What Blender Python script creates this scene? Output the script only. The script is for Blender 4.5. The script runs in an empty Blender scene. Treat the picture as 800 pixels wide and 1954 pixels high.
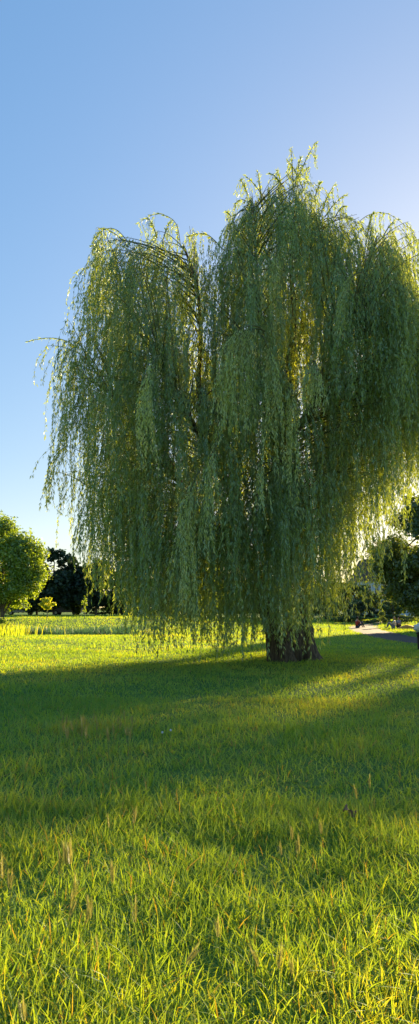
import bpy, math, random
import numpy as np
from mathutils import Vector, Matrix, noise

R = math.radians
PI = math.pi
SC = bpy.context.scene
COL = SC.collection
rng = np.random.default_rng(7)
random.seed(7)

# ------------------------------------------------------------------ camera
F_PX, CX, CY, EYE, HORIZON = 1476.0, 400.0, 977.0, 1.6, 1160.0
PITCH = math.atan((HORIZON - CY) / F_PX)
cam_data = bpy.data.cameras.new('camera')
cam = bpy.data.objects.new('camera', cam_data)
COL.objects.link(cam)
cam.location = (0, 0, EYE)
cam.rotation_euler = (PI / 2 + PITCH, 0, 0)
cam_data.sensor_fit = 'VERTICAL'
cam_data.sensor_height = 36
cam_data.lens = F_PX / 1954 * 36
cam_data.clip_end = 3000
SC.camera = cam

# ------------------------------------------------------------------ sky, sun, exposure
SUN_AZ, SUN_EL = R(25), R(12)          # azimuth measured from +Y towards +X
world = bpy.data.worlds.new('World')
SC.world = world
world.use_nodes = True
wn, wl = world.node_tree.nodes, world.node_tree.links
bg = wn['Background']
sky = wn.new('ShaderNodeTexSky')
sky.sky_type = 'NISHITA'
sky.sun_disc = False
sky.sun_elevation = SUN_EL
sky.sun_rotation = SUN_AZ
sky.air_density = 1.0
sky.dust_density = 0.75
sky.ozone_density = 3.0
# sky range flattened from dark zenith to bright aureole, which lifts the ambient light
gam = wn.new('ShaderNodeGamma'); gam.inputs[1].default_value = 0.40
hsv = wn.new('ShaderNodeHueSaturation'); hsv.inputs['Saturation'].default_value = 1.95; hsv.inputs['Value'].default_value = 1.19; hsv.inputs['Hue'].default_value = 0.509
wl.new(sky.outputs[0], gam.inputs[0]); wl.new(gam.outputs[0], hsv.inputs['Color'])
wl.new(hsv.outputs[0], bg.inputs[0])
bg.inputs[1].default_value = 0.125
sun_data = bpy.data.lights.new('sun', 'SUN')
sun_data.energy = 5.0
sun_data.angle = R(1.4)
sun_data.color = (1.0, 0.77, 0.44)
sun = bpy.data.objects.new('sun', sun_data)
COL.objects.link(sun)
sdir = Vector((math.sin(SUN_AZ) * math.cos(SUN_EL), math.cos(SUN_AZ) * math.cos(SUN_EL), math.sin(SUN_EL)))
sun.rotation_euler = sdir.to_track_quat('Z', 'Y').to_euler()
sun.location = (40, 60, 30)
SC.view_settings.view_transform = 'Standard'
SC.view_settings.look = 'None'
SC.view_settings.gamma = 1
SC.view_settings.exposure = 1.75
SC.render.engine = 'CYCLES'
SC.cycles.max_bounces = 10
SC.cycles.diffuse_bounces = 8
SC.cycles.transmission_bounces = 8
SC.cycles.transparent_max_bounces = 4

# ------------------------------------------------------------------ helpers
def ray(px, py):
    u = (px - CX) / F_PX
    v = (CY - py) / F_PX
    c, s = math.cos(PITCH), math.sin(PITCH)
    return u, c - v * s, s + v * c

def at(px, py, Y):
    """the point seen at photo pixel px, py that stands Y metres ahead"""
    a, b, c = ray(px, py)
    k = Y / b
    return Vector((a * k, Y, EYE + c * k))

def smooth(a, b, x):
    t = np.clip((np.asarray(x, float) - a) / (b - a), 0, 1)
    return t * t * (3 - 2 * t)

def ground_h(x, y):
    x = np.asarray(x, float); y = np.asarray(y, float)
    h = 0.02 * np.sin(x * 0.9 + 1.3) * np.sin(y * 0.7) + 0.03 * np.sin(x * 0.31 + y * 0.23)
    left = 1 - smooth(-6, 4, x)
    h = h * (1 - smooth(30, 45, y)) 
    h = h + left * (-0.30 * np.exp(-((y - 56) / 8.0) ** 2) + 0.62 * smooth(62, 80, y))
    h = h + (1 - left) * 0.25 * smooth(55, 110, y)
    return h

def gh(x, y):
    return float(ground_h(x, y))

def vnoise(x, y, s, seed=0):
    """cheap smooth value noise on arrays, 0..1"""
    x = np.asarray(x) / s; y = np.asarray(y) / s
    xi = np.floor(x).astype(int); yi = np.floor(y).astype(int)
    xf = x - xi; yf = y - yi
    xf = xf * xf * (3 - 2 * xf); yf = yf * yf * (3 - 2 * yf)
    def hsh(a, b):
        n = np.sin(a * 127.1 + b * 311.7 + seed * 74.7) * 43758.5453
        return n - np.floor(n)
    return (hsh(xi, yi) * (1 - xf) * (1 - yf) + hsh(xi + 1, yi) * xf * (1 - yf)
            + hsh(xi, yi + 1) * (1 - xf) * yf + hsh(xi + 1, yi + 1) * xf * yf)

def quads_mesh(name, V, nper, facesper, tint=None, mat=None, parent=None, smooth_shade=False):
    """V: (N*nper, 3) vertices, facesper: (k,4) local quads; tint: N values"""
    N = len(V) // nper
    k = len(facesper)
    F = (np.arange(N)[:, None, None] * nper + np.asarray(facesper)[None]).reshape(-1)
    me = bpy.data.meshes.new(name)
    me.vertices.add(len(V))
    me.vertices.foreach_set('co', np.ascontiguousarray(V, dtype=np.float32).ravel())
    me.loops.add(len(F))
    me.loops.foreach_set('vertex_index', F.astype(np.int32))
    me.polygons.add(N * k)
    me.polygons.foreach_set('loop_start', (np.arange(N * k) * 4).astype(np.int32))
    if smooth_shade:
        me.polygons.foreach_set('use_smooth', np.ones(N * k, dtype=bool))
    if tint is not None:
        at_ = me.attributes.new('tint', 'FLOAT', 'FACE')
        at_.data.foreach_set('value', np.repeat(np.asarray(tint, dtype=np.float32), k))
    me.update(calc_edges=True)
    if mat: me.materials.append(mat)
    o = bpy.data.objects.new(name, me)
    COL.objects.link(o)
    if parent: o.parent = parent
    return o

class MB:
    """collects vertices and faces of one mesh"""
    def __init__(s): s.v = []; s.f = []
    def add(s, V, F):
        b = len(s.v); s.v += [tuple(p) for p in V]; s.f += [tuple(i + b for i in f) for f in F]; return s
    def box(s, c, size, rot=0.0, taper=1.0):
        x, y, z = [a / 2 for a in size]
        P = []
        for dz, t in ((-z, 1), (z, taper)):
            for dx, dy in ((-x, -y), (x, -y), (x, y), (-x, y)):
                a, b = dx * t, dy * t
                P.append((c[0] + a * math.cos(rot) - b * math.sin(rot), c[1] + a * math.sin(rot) + b * math.cos(rot), c[2] + dz))
        return s.add(P, [(0, 3, 2, 1), (4, 5, 6, 7), (0, 1, 5, 4), (1, 2, 6, 5), (2, 3, 7, 6), (3, 0, 4, 7)])
    def tube(s, pts, rad, n=8, wob=None, cap=True):
        pts = [Vector(p) for p in pts]
        V = []; F = []
        ref = Vector((0.3, 1, 0.1)).normalized()
        for i, p in enumerate(pts):
            t = (pts[min(i + 1, len(pts) - 1)] - pts[max(i - 1, 0)])
            t = t.normalized() if t.length > 1e-9 else Vector((0, 0, 1))
            a = t.cross(ref)
            if a.length < 1e-3: a = t.cross(Vector((1, 0, 0)))
            a.normalize(); b = t.cross(a).normalized(); ref = a.cross(t).normalized() if False else ref
            for k in range(n):
                an = 2 * PI * k / n
                r = rad[i] if hasattr(rad, '__len__') else rad
                if wob: r *= wob(i, an)
                V.append(p + (a * math.cos(an) + b * math.sin(an)) * r)
        m = len(pts)
        for i in range(m - 1):
            for k in range(n):
                F.append((i * n + k, i * n + (k + 1) % n, (i + 1) * n + (k + 1) % n, (i + 1) * n + k))
        if cap:
            F.append(tuple(range(n))[::-1]); F.append(tuple((m - 1) * n + k for k in range(n)))
        return s.add(V, F)
    def lathe(s, prof, c=(0, 0, 0), n=20, jit=0, seed=0):
        rr = random.Random(seed); V = []; F = []
        for r, z in prof:
            for k in range(n):
                a = 2 * PI * k / n; q = r * (1 + jit * (rr.random() - .5))
                V.append((c[0] + q * math.cos(a), c[1] + q * math.sin(a), c[2] + z + jit * .3 * r * (rr.random() - .5)))
        for i in range(len(prof) - 1):
            for k in range(n):
                F.append((i * n + k, i * n + (k + 1) % n, (i + 1) * n + (k + 1) % n, (i + 1) * n + k))
        F.append(tuple(range(n))[::-1]); F.append(tuple((len(prof) - 1) * n + k for k in range(n)))
        return s.add(V, F)
    def build(s, name, mat=None, parent=None, sm=False):
        me = bpy.data.meshes.new(name); me.from_pydata(s.v, [], s.f); me.update()
        if sm: me.polygons.foreach_set('use_smooth', [True] * len(me.polygons))
        if mat: me.materials.append(mat)
        o = bpy.data.objects.new(name, me); COL.objects.link(o)
        if parent: o.parent = parent
        return o

def empty(name, loc, label, cat, group=None, rz=0):
    o = bpy.data.objects.new(name, None); COL.objects.link(o)
    o.empty_display_size = 0.2
    o.location = loc; o.rotation_euler = (0, 0, rz)
    return tag(o, label, cat, group)

def tag(o, label=None, cat=None, group=None, kind=None):
    if label: o['label'] = label
    if cat: o['category'] = cat
    if group: o['group'] = group
    if kind: o['kind'] = kind
    return o

def place_children(root, loc):
    pass

# ------------------------------------------------------------------ materials
def new_mat(name):
    m = bpy.data.materials.new(name); m.use_nodes = True
    nt = m.node_tree; nt.nodes.clear()
    out = nt.nodes.new('ShaderNodeOutputMaterial')
    return m, nt, out

def ramp(nt, stops):
    r = nt.nodes.new('ShaderNodeValToRGB')
    els = r.color_ramp.elements
    while len(els) < len(stops): els.new(0.5)
    for e, (p, c) in zip(els, stops):
        e.position = p; e.color = (*c, 1)
    return r

def leaf_mat(name, stops, trans_scale=(2.0, 2.2, 0.6), trans=0.5, gloss=0.06, rough=0.45):
    """leaf: colour picked per leaf from its own tint, light passes through it"""
    m, nt, out = new_mat(name)
    N, L = nt.nodes, nt.links
    a = N.new('ShaderNodeAttribute'); a.attribute_name = 'tint'
    r = ramp(nt, stops); L.new(a.outputs['Fac'], r.inputs[0])
    d = N.new('ShaderNodeBsdfDiffuse'); L.new(r.outputs[0], d.inputs[0])
    mx = N.new('ShaderNodeVectorMath'); mx.operation = 'MULTIPLY'
    L.new(r.outputs[0], mx.inputs[0]); mx.inputs[1].default_value = trans_scale
    t = N.new('ShaderNodeBsdfTranslucent'); L.new(mx.outputs[0], t.inputs[0])
    s1 = N.new('ShaderNodeMixShader'); s1.inputs[0].default_value = trans
    L.new(d.outputs[0], s1.inputs[1]); L.new(t.outputs[0], s1.inputs[2])
    g = N.new('ShaderNodeBsdfGlossy'); g.inputs['Roughness'].default_value = rough
    g.inputs[0].default_value = (0.9, 0.95, 0.9, 1)
    s2 = N.new('ShaderNodeMixShader'); s2.inputs[0].default_value = gloss
    L.new(s1.outputs[0], s2.inputs[1]); L.new(g.outputs[0], s2.inputs[2])
    L.new(s2.outputs[0], out.inputs[0])
    return m

def noise_mat(name, c1, c2, scale=3.0, rough=0.9, bump=0.3, detail=6, stretch=(1, 1, 1), spec=0.3, metallic=0.0, dist=0.05):
    m, nt, out = new_mat(name)
    N, L = nt.nodes, nt.links
    tc = N.new('ShaderNodeTexCoord'); mp = N.new('ShaderNodeMapping'); mp.inputs['Scale'].default_value = stretch
    L.new(tc.outputs['Object'], mp.inputs[0])
    n = N.new('ShaderNodeTexNoise'); n.inputs['Scale'].default_value = scale; n.inputs['Detail'].default_value = detail
    L.new(mp.outputs[0], n.inputs['Vector'])
    r = ramp(nt, [(0.3, c1), (0.7, c2)]); L.new(n.outputs[0], r.inputs[0])
    p = N.new('ShaderNodeBsdfPrincipled'); L.new(r.outputs[0], p.inputs['Base Color'])
    p.inputs['Roughness'].default_value = rough; p.inputs['Metallic'].default_value = metallic
    p.inputs['Specular IOR Level'].default_value = spec
    if bump:
        b = N.new('ShaderNodeBump'); b.inputs['Strength'].default_value = bump; b.inputs['Distance'].default_value = dist
        L.new(n.outputs[0], b.inputs['Height']); L.new(b.outputs[0], p.inputs['Normal'])
    L.new(p.outputs[0], out.inputs[0])
    return m

M = {}
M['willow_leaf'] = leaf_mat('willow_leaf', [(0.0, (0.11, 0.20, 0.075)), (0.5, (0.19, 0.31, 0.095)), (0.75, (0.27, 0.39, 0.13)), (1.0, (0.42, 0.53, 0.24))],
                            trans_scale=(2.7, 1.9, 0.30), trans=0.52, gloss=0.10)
M['willow_twig'] = noise_mat('willow_twig', (0.10, 0.11, 0.035), (0.17, 0.16, 0.06), 6, bump=0)
M['bark'] = noise_mat('willow_bark', (0.045, 0.030, 0.019), (0.19, 0.13, 0.082), 5, bump=0.9, stretch=(3, 3, 0.55), dist=0.08)
M['bark_brown'] = noise_mat('tree_bark', (0.07, 0.05, 0.035), (0.17, 0.12, 0.08), 4, bump=0.5, stretch=(3, 3, 0.6))
M['bark_pale'] = noise_mat('sapling_bark', (0.22, 0.19, 0.14), (0.38, 0.34, 0.27), 9, bump=0.2)
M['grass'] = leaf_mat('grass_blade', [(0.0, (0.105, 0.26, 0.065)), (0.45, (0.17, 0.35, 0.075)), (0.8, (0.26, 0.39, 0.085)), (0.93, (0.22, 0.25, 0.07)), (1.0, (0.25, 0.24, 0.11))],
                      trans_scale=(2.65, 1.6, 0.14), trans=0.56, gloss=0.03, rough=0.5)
M['oak_leaf'] = leaf_mat('oak_leaf', [(0, (0.12, 0.21, 0.035)), (1, (0.22, 0.32, 0.05))], trans_scale=(2.2, 1.8, 0.3), trans=0.5)
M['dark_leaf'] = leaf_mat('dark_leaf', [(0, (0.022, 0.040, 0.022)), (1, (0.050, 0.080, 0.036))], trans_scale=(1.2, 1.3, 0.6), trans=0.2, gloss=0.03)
M['mid_leaf'] = leaf_mat('mid_leaf', [(0, (0.06, 0.10, 0.028)), (1, (0.12, 0.17, 0.045))], trans_scale=(2.0, 1.7, 0.4), trans=0.4)
M['yellow_leaf'] = leaf_mat('yellow_leaf', [(0, (0.36, 0.40, 0.03)), (1, (0.48, 0.50, 0.04))], trans_scale=(2.2, 2.0, 0.5), trans=0.55)
M['pale_leaf'] = leaf_mat('pale_leaf', [(0, (0.16, 0.14, 0.09)), (1, (0.26, 0.22, 0.14))], trans_scale=(1.5, 1.4, 1.0), trans=0.5)

# ------------------------------------------------------------------ the ground
def axis(pts):
    out = []
    for a, b, n in pts: out += list(np.linspace(a, b, n, endpoint=False))
    return np.array(out + [pts[-1][1]])

gx = axis([(-900, -60, 14), (-60, -12, 32), (-12, 24, 90), (24, 60, 20), (60, 900, 14)])
gy = axis([(-60, 0, 10), (0, 30, 75), (30, 120, 110), (120, 1200, 20)])
GX, GY = np.meshgrid(gx, gy)
GZ = ground_h(GX, GY)
V = np.stack([GX, GY, GZ], -1).reshape(-1, 3)
nx = len(gx)
fi = [(j * nx + i, j * nx + i + 1, (j + 1) * nx + i + 1, (j + 1) * nx + i) for j in range(len(gy) - 1) for i in range(nx - 1)]
mb = MB(); mb.v = [tuple(p) for p in V]; mb.f = fi
gm, nt, out = new_mat('meadow_soil')
N, L = nt.nodes, nt.links
tc = N.new('ShaderNodeTexCoord')
n1 = N.new('ShaderNodeTexNoise'); n1.inputs['Scale'].default_value = 0.5; n1.inputs['Detail'].default_value = 8
n2 = N.new('ShaderNodeTexNoise'); n2.inputs['Scale'].default_value = 14; n2.inputs['Detail'].default_value = 4
for n in (n1, n2): L.new(tc.outputs['Object'], n.inputs['Vector'])
r1 = ramp(nt, [(0.3, (0.09, 0.17, 0.042)), (0.6, (0.14, 0.24, 0.052)), (0.8, (0.19, 0.26, 0.065))])
mixf = N.new('ShaderNodeMath'); mixf.operation = 'MULTIPLY_ADD'; mixf.inputs[1].default_value = 0.5
L.new(n1.outputs[0], mixf.inputs[0])
mul = N.new('ShaderNodeMath'); mul.operation = 'MULTIPLY'; mul.inputs[1].default_value = 0.5
L.new(n2.outputs[0], mul.inputs[0]); L.new(mul.outputs[0], mixf.inputs[2]); L.new(mixf.outputs[0], r1.inputs[0])
p = N.new('ShaderNodeBsdfPrincipled'); p.inputs['Roughness'].default_value = 1; p.inputs['Specular IOR Level'].default_value = 0.05
L.new(r1.outputs[0], p.inputs['Base Color'])
bmp = N.new('ShaderNodeBump'); bmp.inputs['Strength'].default_value = 0.9; bmp.inputs['Distance'].default_value = 0.15
L.new(n2.outputs[0], bmp.inputs['Height']); L.new(bmp.outputs[0], p.inputs['Normal'])
L.new(p.outputs[0], out.inputs[0])
g = mb.build('ground', gm, sm=True); g['kind'] = 'structure'

# footpath on the right
path_pts = [(40.0, 24.0), (26.0, 27.0), (17.0, 30.0), (12.2, 33.0), (10.3, 37.0), (10.1, 43.0), (10.7, 50.0), (11.5, 58.0), (13.5, 68.0), (18.0, 84.0)]
path_c = []
for i in range(len(path_pts) - 1):
    p0 = Vector(path_pts[max(i - 1, 0)]); p1 = Vector(path_pts[i]); p2 = Vector(path_pts[i + 1]); p3 = Vector(path_pts[min(i + 2, len(path_pts) - 1)])
    for k in range(12):
        t = k / 12
        path_c.append(0.5 * ((2 * p1) + (p2 - p0) * t + (2 * p0 - 5 * p1 + 4 * p2 - p3) * t * t + (3 * p1 - p0 - 3 * p2 + p3) * t ** 3))
PATH_W = 1.15
PV = []; PF = []
for i, c in enumerate(path_c):
    t = (path_c[min(i + 1, len(path_c) - 1)] - path_c[max(i - 1, 0)]).normalized()
    nrm = Vector((-t.y, t.x))
    for s in (-1, -.5, 0, .5, 1):
        q = c + nrm * (s * (PATH_W + 0.12 * math.sin(i * 1.3 + s)))
        PV.append((q.x, q.y, gh(q.x, q.y) + 0.03 - 0.012 * abs(s)))
for i in range(len(path_c) - 1):
    for k in range(4):
        PF.append((i * 5 + k, i * 5 + k + 1, (i + 1) * 5 + k + 1, (i + 1) * 5 + k))
pm = noise_mat('path_gravel', (0.05, 0.042, 0.034), (0.085, 0.07, 0.056), 7, bump=0.4, dist=0.02)
pth = MB().add(PV, PF).build('path', pm); pth['kind'] = 'structure'
PC = np.array([tuple(c) for c in path_c])

def on_path(x, y, margin=0.0):
    res = np.zeros(len(x), bool)
    for c in PC[::2]:
        res |= (x - c[0]) ** 2 + (y - c[1]) ** 2 < (PATH_W + margin) ** 2
    return res

# ------------------------------------------------------------------ grass
TRUNK_XY = at(560, 1262, 24)
def grass(name, y0, y1, dens, hmin, hmax, width, label, seed, side=1.3, lean=0.55, ypow=1.0):
    r = np.random.default_rng(seed)
    def half(y): return 0.285 * y + side
    area = (half(y0) + half(y1)) * (y1 - y0)
    n = int(area * dens)
    y = r.uniform(y0, y1, int(n * 1.9)); x = r.uniform(-1, 1, len(y)) * half(y1)
    k = np.abs(x) < half(y)
    x, y = x[k][:n], y[k][:n]
    cl = vnoise(x, y, 0.35, 3) * 0.6 + vnoise(x, y, 1.4, 9) * 0.4
    keep = (r.random(len(x)) < 0.35 + 0.95 * cl) & ~on_path(x, y)
    x, y, cl = x[keep], y[keep], cl[keep]
    n = len(x)
    # blades grow in tufts: blades of a tuft lean away from its middle
    z = ground_h(x, y)
    H = (hmin + (hmax - hmin) * r.random(n) ** 1.5) * (0.55 + 0.9 * cl)
    tall_lit = np.exp(-(((x + 1.4) / 0.75) ** 2 + ((y - 10.3) / 0.5) ** 2))
    H = H * (1 + 1.5 * tall_lit) * (0.7 + 0.6 * vnoise(x, y, 1.1, 33))
    az = r.uniform(0, 2 * PI, n)
    ln = np.abs(r.normal(0, lean, n)) + 0.1
    W = width * r.uniform(0.5, 1.35, n)
    face = r.uniform(0, 2 * PI, n)
    sx, sy = np.cos(face) * W / 2, np.sin(face) * W / 2
    dx, dy = np.cos(az) * H * ln, np.sin(az) * H * ln
    twist = r.normal(0, 0.5, n)
    Vv = np.zeros((n, 8, 3))
    droop = np.where(r.random(n) < 0.25, r.uniform(0.15, 0.5, n), 0.0)
    for i, (t, w) in enumerate(((0, 0.75), (0.38, 1.0), (0.74, 0.72), (1.0, 0.06))):
        bx = x + dx * t ** 1.8; by = y + dy * t ** 1.8
        bz = z - 0.01 + H * (t - droop * t ** 3) / np.sqrt(1 + 0.5 * ln ** 2 * t)
        c, s = np.cos(twist * t), np.sin(twist * t)
        ax, ay = sx * c - sy * s, sx * s + sy * c
        Vv[:, 2 * i] = np.stack([bx - ax * w, by - ay * w, bz], -1)
        Vv[:, 2 * i + 1] = np.stack([bx + ax * w, by + ay * w, bz], -1)
    patch = vnoise(x, y, 2.6, 21) * 0.5 + vnoise(x, y, 0.8, 5) * 0.3
    tint = np.clip(-0.12 + 1.15 * patch + r.normal(0, 0.17, n) + 0.35 * tall_lit, 0, 0.9)  # tall patch tinted yellower to stand in for sunlight on it
    dry = r.random(n) < (0.05 if y0 < 14 else 0.012)
    tint[dry] = r.uniform(0.92, 1.0, dry.sum())
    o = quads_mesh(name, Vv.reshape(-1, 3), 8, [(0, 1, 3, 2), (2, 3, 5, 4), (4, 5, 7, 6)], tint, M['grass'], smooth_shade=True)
    return o

g1 = grass('g1', 2.2, 6.5, 5600, 0.03, 0.165, 0.0058, '', 11, side=1.2, lean=0.75)
g2 = grass('g2', 6.5, 14, 1300, 0.035, 0.14, 0.009, '', 12, side=1.2, lean=0.95)
g3 = grass('g3', 14, 30, 330, 0.04, 0.12, 0.016, '', 13, side=2, lean=0.9)
g4 = grass('g4', 30, 62, 120, 0.04, 0.13, 0.022, '', 14, side=2)
g5 = grass('g5', 62, 100, 34, 0.06, 0.18, 0.04, '', 15, side=3)
parts = [g1, g2, g3, g4, g5]
# joined by hand into one object
allV = []; allT = []
for o in parts:
    me = o.data
    a = np.empty(len(me.vertices) * 3, np.float32); me.vertices.foreach_get('co', a); allV.append(a.reshape(-1, 3))
    t = np.empty(len(me.polygons), np.float32); me.attributes['tint'].data.foreach_get('value', t); allT.append(t[::3])
    bpy.data.objects.remove(o); bpy.data.meshes.remove(me)
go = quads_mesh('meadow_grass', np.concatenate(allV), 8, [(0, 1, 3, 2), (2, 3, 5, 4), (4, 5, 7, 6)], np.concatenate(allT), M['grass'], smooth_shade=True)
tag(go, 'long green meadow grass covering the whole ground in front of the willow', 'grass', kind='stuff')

# ------------------------------------------------------------------ the willow
WY = 24.0                                              # distance of the trunk
def prof(pts):
    P = [at(px, py, WY) for px, py in pts]
    xs = np.array([p.x for p in P]); zs = np.array([p.z for p in P])
    return lambda x: np.interp(x, xs, zs)
top_f = prof([(95, 700), (118, 665), (152, 560), (172, 490), (200, 455), (280, 425), (340, 440), (400, 470), (425, 460), (445, 400), (480, 350), (530, 350), (565, 325),
              (610, 365), (650, 385), (700, 425), (760, 435), (795, 500), (830, 590), (880, 690), (930, 800)])
bot_f = prof([(60, 940), (100, 960), (140, 1040), (175, 1120), (215, 1165), (260, 1200), (320, 1220), (450, 1228), (520, 1205), (580, 1180), (640, 1178), (690, 1110), (720, 1020), (780, 915), (850, 880), (930, 900)])
WX0, WX1 = at(118, 900, WY).x, at(895, 900, WY).x
WC = (WX0 + WX1) / 2; WR = (WX1 - WX0) / 2; WD = 5.6

def bez(a, b, c, n):
    return [a * (1 - t) ** 2 + b * (2 * t * (1 - t)) + c * t * t for t in np.linspace(0, 1, n)]

def spline(pts, n=10):
    pts = [Vector(p) for p in pts]; o = []
    for i in range(len(pts) - 1):
        p0, p1, p2, p3 = pts[max(i - 1, 0)], pts[i], pts[i + 1], pts[min(i + 2, len(pts) - 1)]
        for k in range(n):
            t = k / n
            o.append(0.5 * ((2 * p1) + (p2 - p0) * t + (2 * p0 - 5 * p1 + 4 * p2 - p3) * t * t + (3 * p1 - p0 - 3 * p2 + p3) * t ** 3))
    o.append(pts[-1]); return o

willow = empty('willow_tree', (TRUNK_XY.x, WY, 0), 'huge weeping willow with curtains of hanging green strands standing in the meadow', 'tree')
W0 = Vector((TRUNK_XY.x, WY, 0))
def wbuild(mb_, name, mat, sm=True):
    mb_.v = [(a - W0.x, b - W0.y, c) for a, b, c in mb_.v]
    return mb_.build(name, mat, willow, sm)

def stem(mb_, pts, r0, r1, n=30, ridges=9, amp=0.22, seed=0, flare=0.0, steps=9):
    P = spline(pts, steps); m = len(P)
    rad = [(r0 + (r1 - r0) * (i / (m - 1)) ** 0.8) * (1 + flare * math.exp(-i / (steps * 0.45))) for i in range(m)]
    def wob(i, a):
        return 1 + amp * math.sin(a * ridges + seed + 0.25 * i) * 0.6 + amp * 1.6 * noise.noise(Vector((math.cos(a) * 1.6, math.sin(a) * 1.6, i * 0.22 + seed))) + flare * 0.35 * math.exp(-i / (steps * .4)) * math.sin(a * 4 + seed)
    mb_.tube(P, rad, n, wob)
    return list(zip(P, rad))

tb = MB()
A = lambda px, py, dy=0.0: at(px, py, WY + dy)
scaf = []
def base(px, dy=0): 
    p = A(px, 1262, dy); p.z = -0.15; return p
# main leaning bole, the left stem that forks away low down, and the right buttress
scaf += stem(tb, [base(566), A(556, 1190), A(545, 1120), A(534, 1040), A(528, 950, 0.2), A(535, 850, 0.3)], 0.35, 0.24, seed=1, flare=0.5)
scaf += stem(tb, [base(530, -0.2), A(521, 1200, -0.1), A(497, 1130), A(478, 1080, 0), A(462, 1045), A(430, 1022), A(395, 1000, 0.3), A(350, 930, 0.6)], 0.27, 0.15, seed=4, flare=0.35)
stem(tb, [base(592, -0.1), A(585, 1215), A(572, 1160), A(555, 1090, 0.1)], 0.30, 0.14, n=16, seed=7, flare=0.6)
stem(tb, [base(548, -0.55), A(543, 1215, -0.4), A(540, 1150, -0.2)], 0.22, 0.10, n=14, seed=9, flare=0.7)
# big limbs inside the crown
limbs = [
    ([A(478, 1080), A(450, 960, 0.2), A(405, 860, 0.3), A(380, 760, 0.2), A(383, 640, 0), A(375, 540, -0.2), A(350, 470, -0.3)], 0.20, 0.05),
    ([A(405, 860, .3), A(350, 780, .5), A(300, 690, .6), A(250, 600, .6), A(225, 510, .3)], 0.13, 0.04),
    ([A(350, 930, .6), A(290, 850, .2), A(220, 760, -.4), A(165, 720, -.6), A(140, 690, -.6)], 0.12, 0.03),
    ([A(535, 850, .3), A(550, 740, .2), A(560, 620, 0), A(555, 500, 0), A(560, 420, 0)], 0.27, 0.03),
    ([A(550, 740, .2), A(500, 640, -.5), A(490, 520, -1), A(485, 400, -.8)], 0.15, 0.04),
    ([A(535, 850, .3), A(610, 760, .3), A(660, 650, .2), A(690, 540, 0), A(720, 450, 0)], 0.17, 0.04),
    ([A(610, 760, .3), A(700, 710, .5), A(790, 640, .4), A(850, 620, .2)], 0.12, 0.03),
    ([A(528, 950, .2), A(520, 840, -1.2), A(500, 740, -2.2), A(480, 640, -3)], 0.14, 0.04),
    ([A(535, 880, .2), A(590, 780, -1.4), A(640, 680, -2.5), A(690, 640, -3)], 0.13, 0.03),
    ([A(450, 960, .2), A(390, 850, -1.4), A(330, 740, -2.4), A(300, 680, -3)], 0.12, 0.03),
    ([A(535, 880, .3), A(560, 700, 1.8), A(590, 560, 3), A(610, 480, 3.6)], 0.15, 0.04),
    ([A(450, 960, .3), A(420, 780, 1.8), A(380, 640, 3), A(330, 560, 3.6)], 0.14, 0.04),
    ([A(350, 930, .6), A(300, 840, 1.8), A(240, 780, 3), A(190, 760, 3.4)], 0.10, 0.03),
    ([A(610, 760, .3), A(680, 760, 2), A(750, 720, 3.2)], 0.11, 0.03),
]
lb = MB(); NTR = len(scaf)
for i, (pts, a, b) in enumerate(limbs):
    scaf += stem(lb, pts, a * .9, b * .6, n=9, ridges=3, amp=0.06, seed=i * 2.3, steps=6)
wbuild(tb, 'trunk', M['bark'])
S_P = np.array([tuple(p) for p, r in scaf]); S_R = np.array([r for p, r in scaf])

# every strand of leaves: start point, outward drift, length, tint
strands = []
br = MB()
rw = random.Random(21)
def branch_to(E, droop_n, L_mean, tint, r0=None, lift=None, spread=0.35, pale=0.0, tube_col=None, start=None, len_cap=None):
    """a bough from the limbs, arching over to E, with strands hanging along its outer half"""
    if start is None:
        d = S_P - np.array(tuple(E)); hz = np.hypot(d[:, 0], d[:, 1]); 
        cost = hz + np.where(d[:, 2] > -0.2, 3 + 3 * np.abs(d[:, 2]), 0.55 * np.abs(d[:, 2])) 
        so = np.hypot(S_P[:, 0] - WC, S_P[:, 1] - WY); eo = math.hypot(E[0] - WC, E[1] - WY)
        cost = cost + 2.5 * np.maximum(0, so - 0.8 * eo)
        k = int(np.argmin(cost + np.array([rw.random() * 1.4 for _ in range(len(cost))]))) if len(cost) else 0
        S = Vector(S_P[k])
    else: S = Vector(start)
    E = Vector(E)
    dist = (E - S).length
    up = lift if lift is not None else rw.uniform(0.05, 0.32) * dist + 0.15
    C = S.lerp(E, 0.55) + Vector((0, 0, up))
    P = bez(S, C, E, 9)
    boff = rw.gauss(0.12, 0.5)
    r0 = r0 or min(0.022, 0.006 + 0.005 * dist)
    br.tube(P, [r0 * (1 - t) + 0.005 for t in np.linspace(0, 1, 9)], 5, cap=False)
    out = Vector((E.x - S.x, E.y - S.y, 0)); out = out.normalized() if out.length > .05 else Vector((0, -1, 0))
    for j in range(droop_n):
        t = 1 - 0.62 * rw.random() ** 1.3
        q = (S * (1 - t) ** 2 + C * (2 * t * (1 - t)) + E * t * t) 
        off = Vector((rw.gauss(0, spread), rw.gauss(0, spread), 0))
        o2 = (out * rw.uniform(0.1, 0.55) + off)
        Ln = L_mean * rw.uniform(0.45, 1.3)
        strands.append((q, o2, Ln, tint + rw.gauss(0, 0.05), pale, boff))
    return S

def dome(x, dy):
    """height of the crown's roof over a plan position"""
    z = float(top_f(x)) - 1.3 * float(vnoise(np.array([x + 50]), np.array([dy + 50]), 1.5, 8)[0]) + 0.45
    return z * (1 - 0.36 * (dy / WD) ** 2) if dy < 0 else z * (1 - 0.45 * (dy / WD) ** 2)

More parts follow.
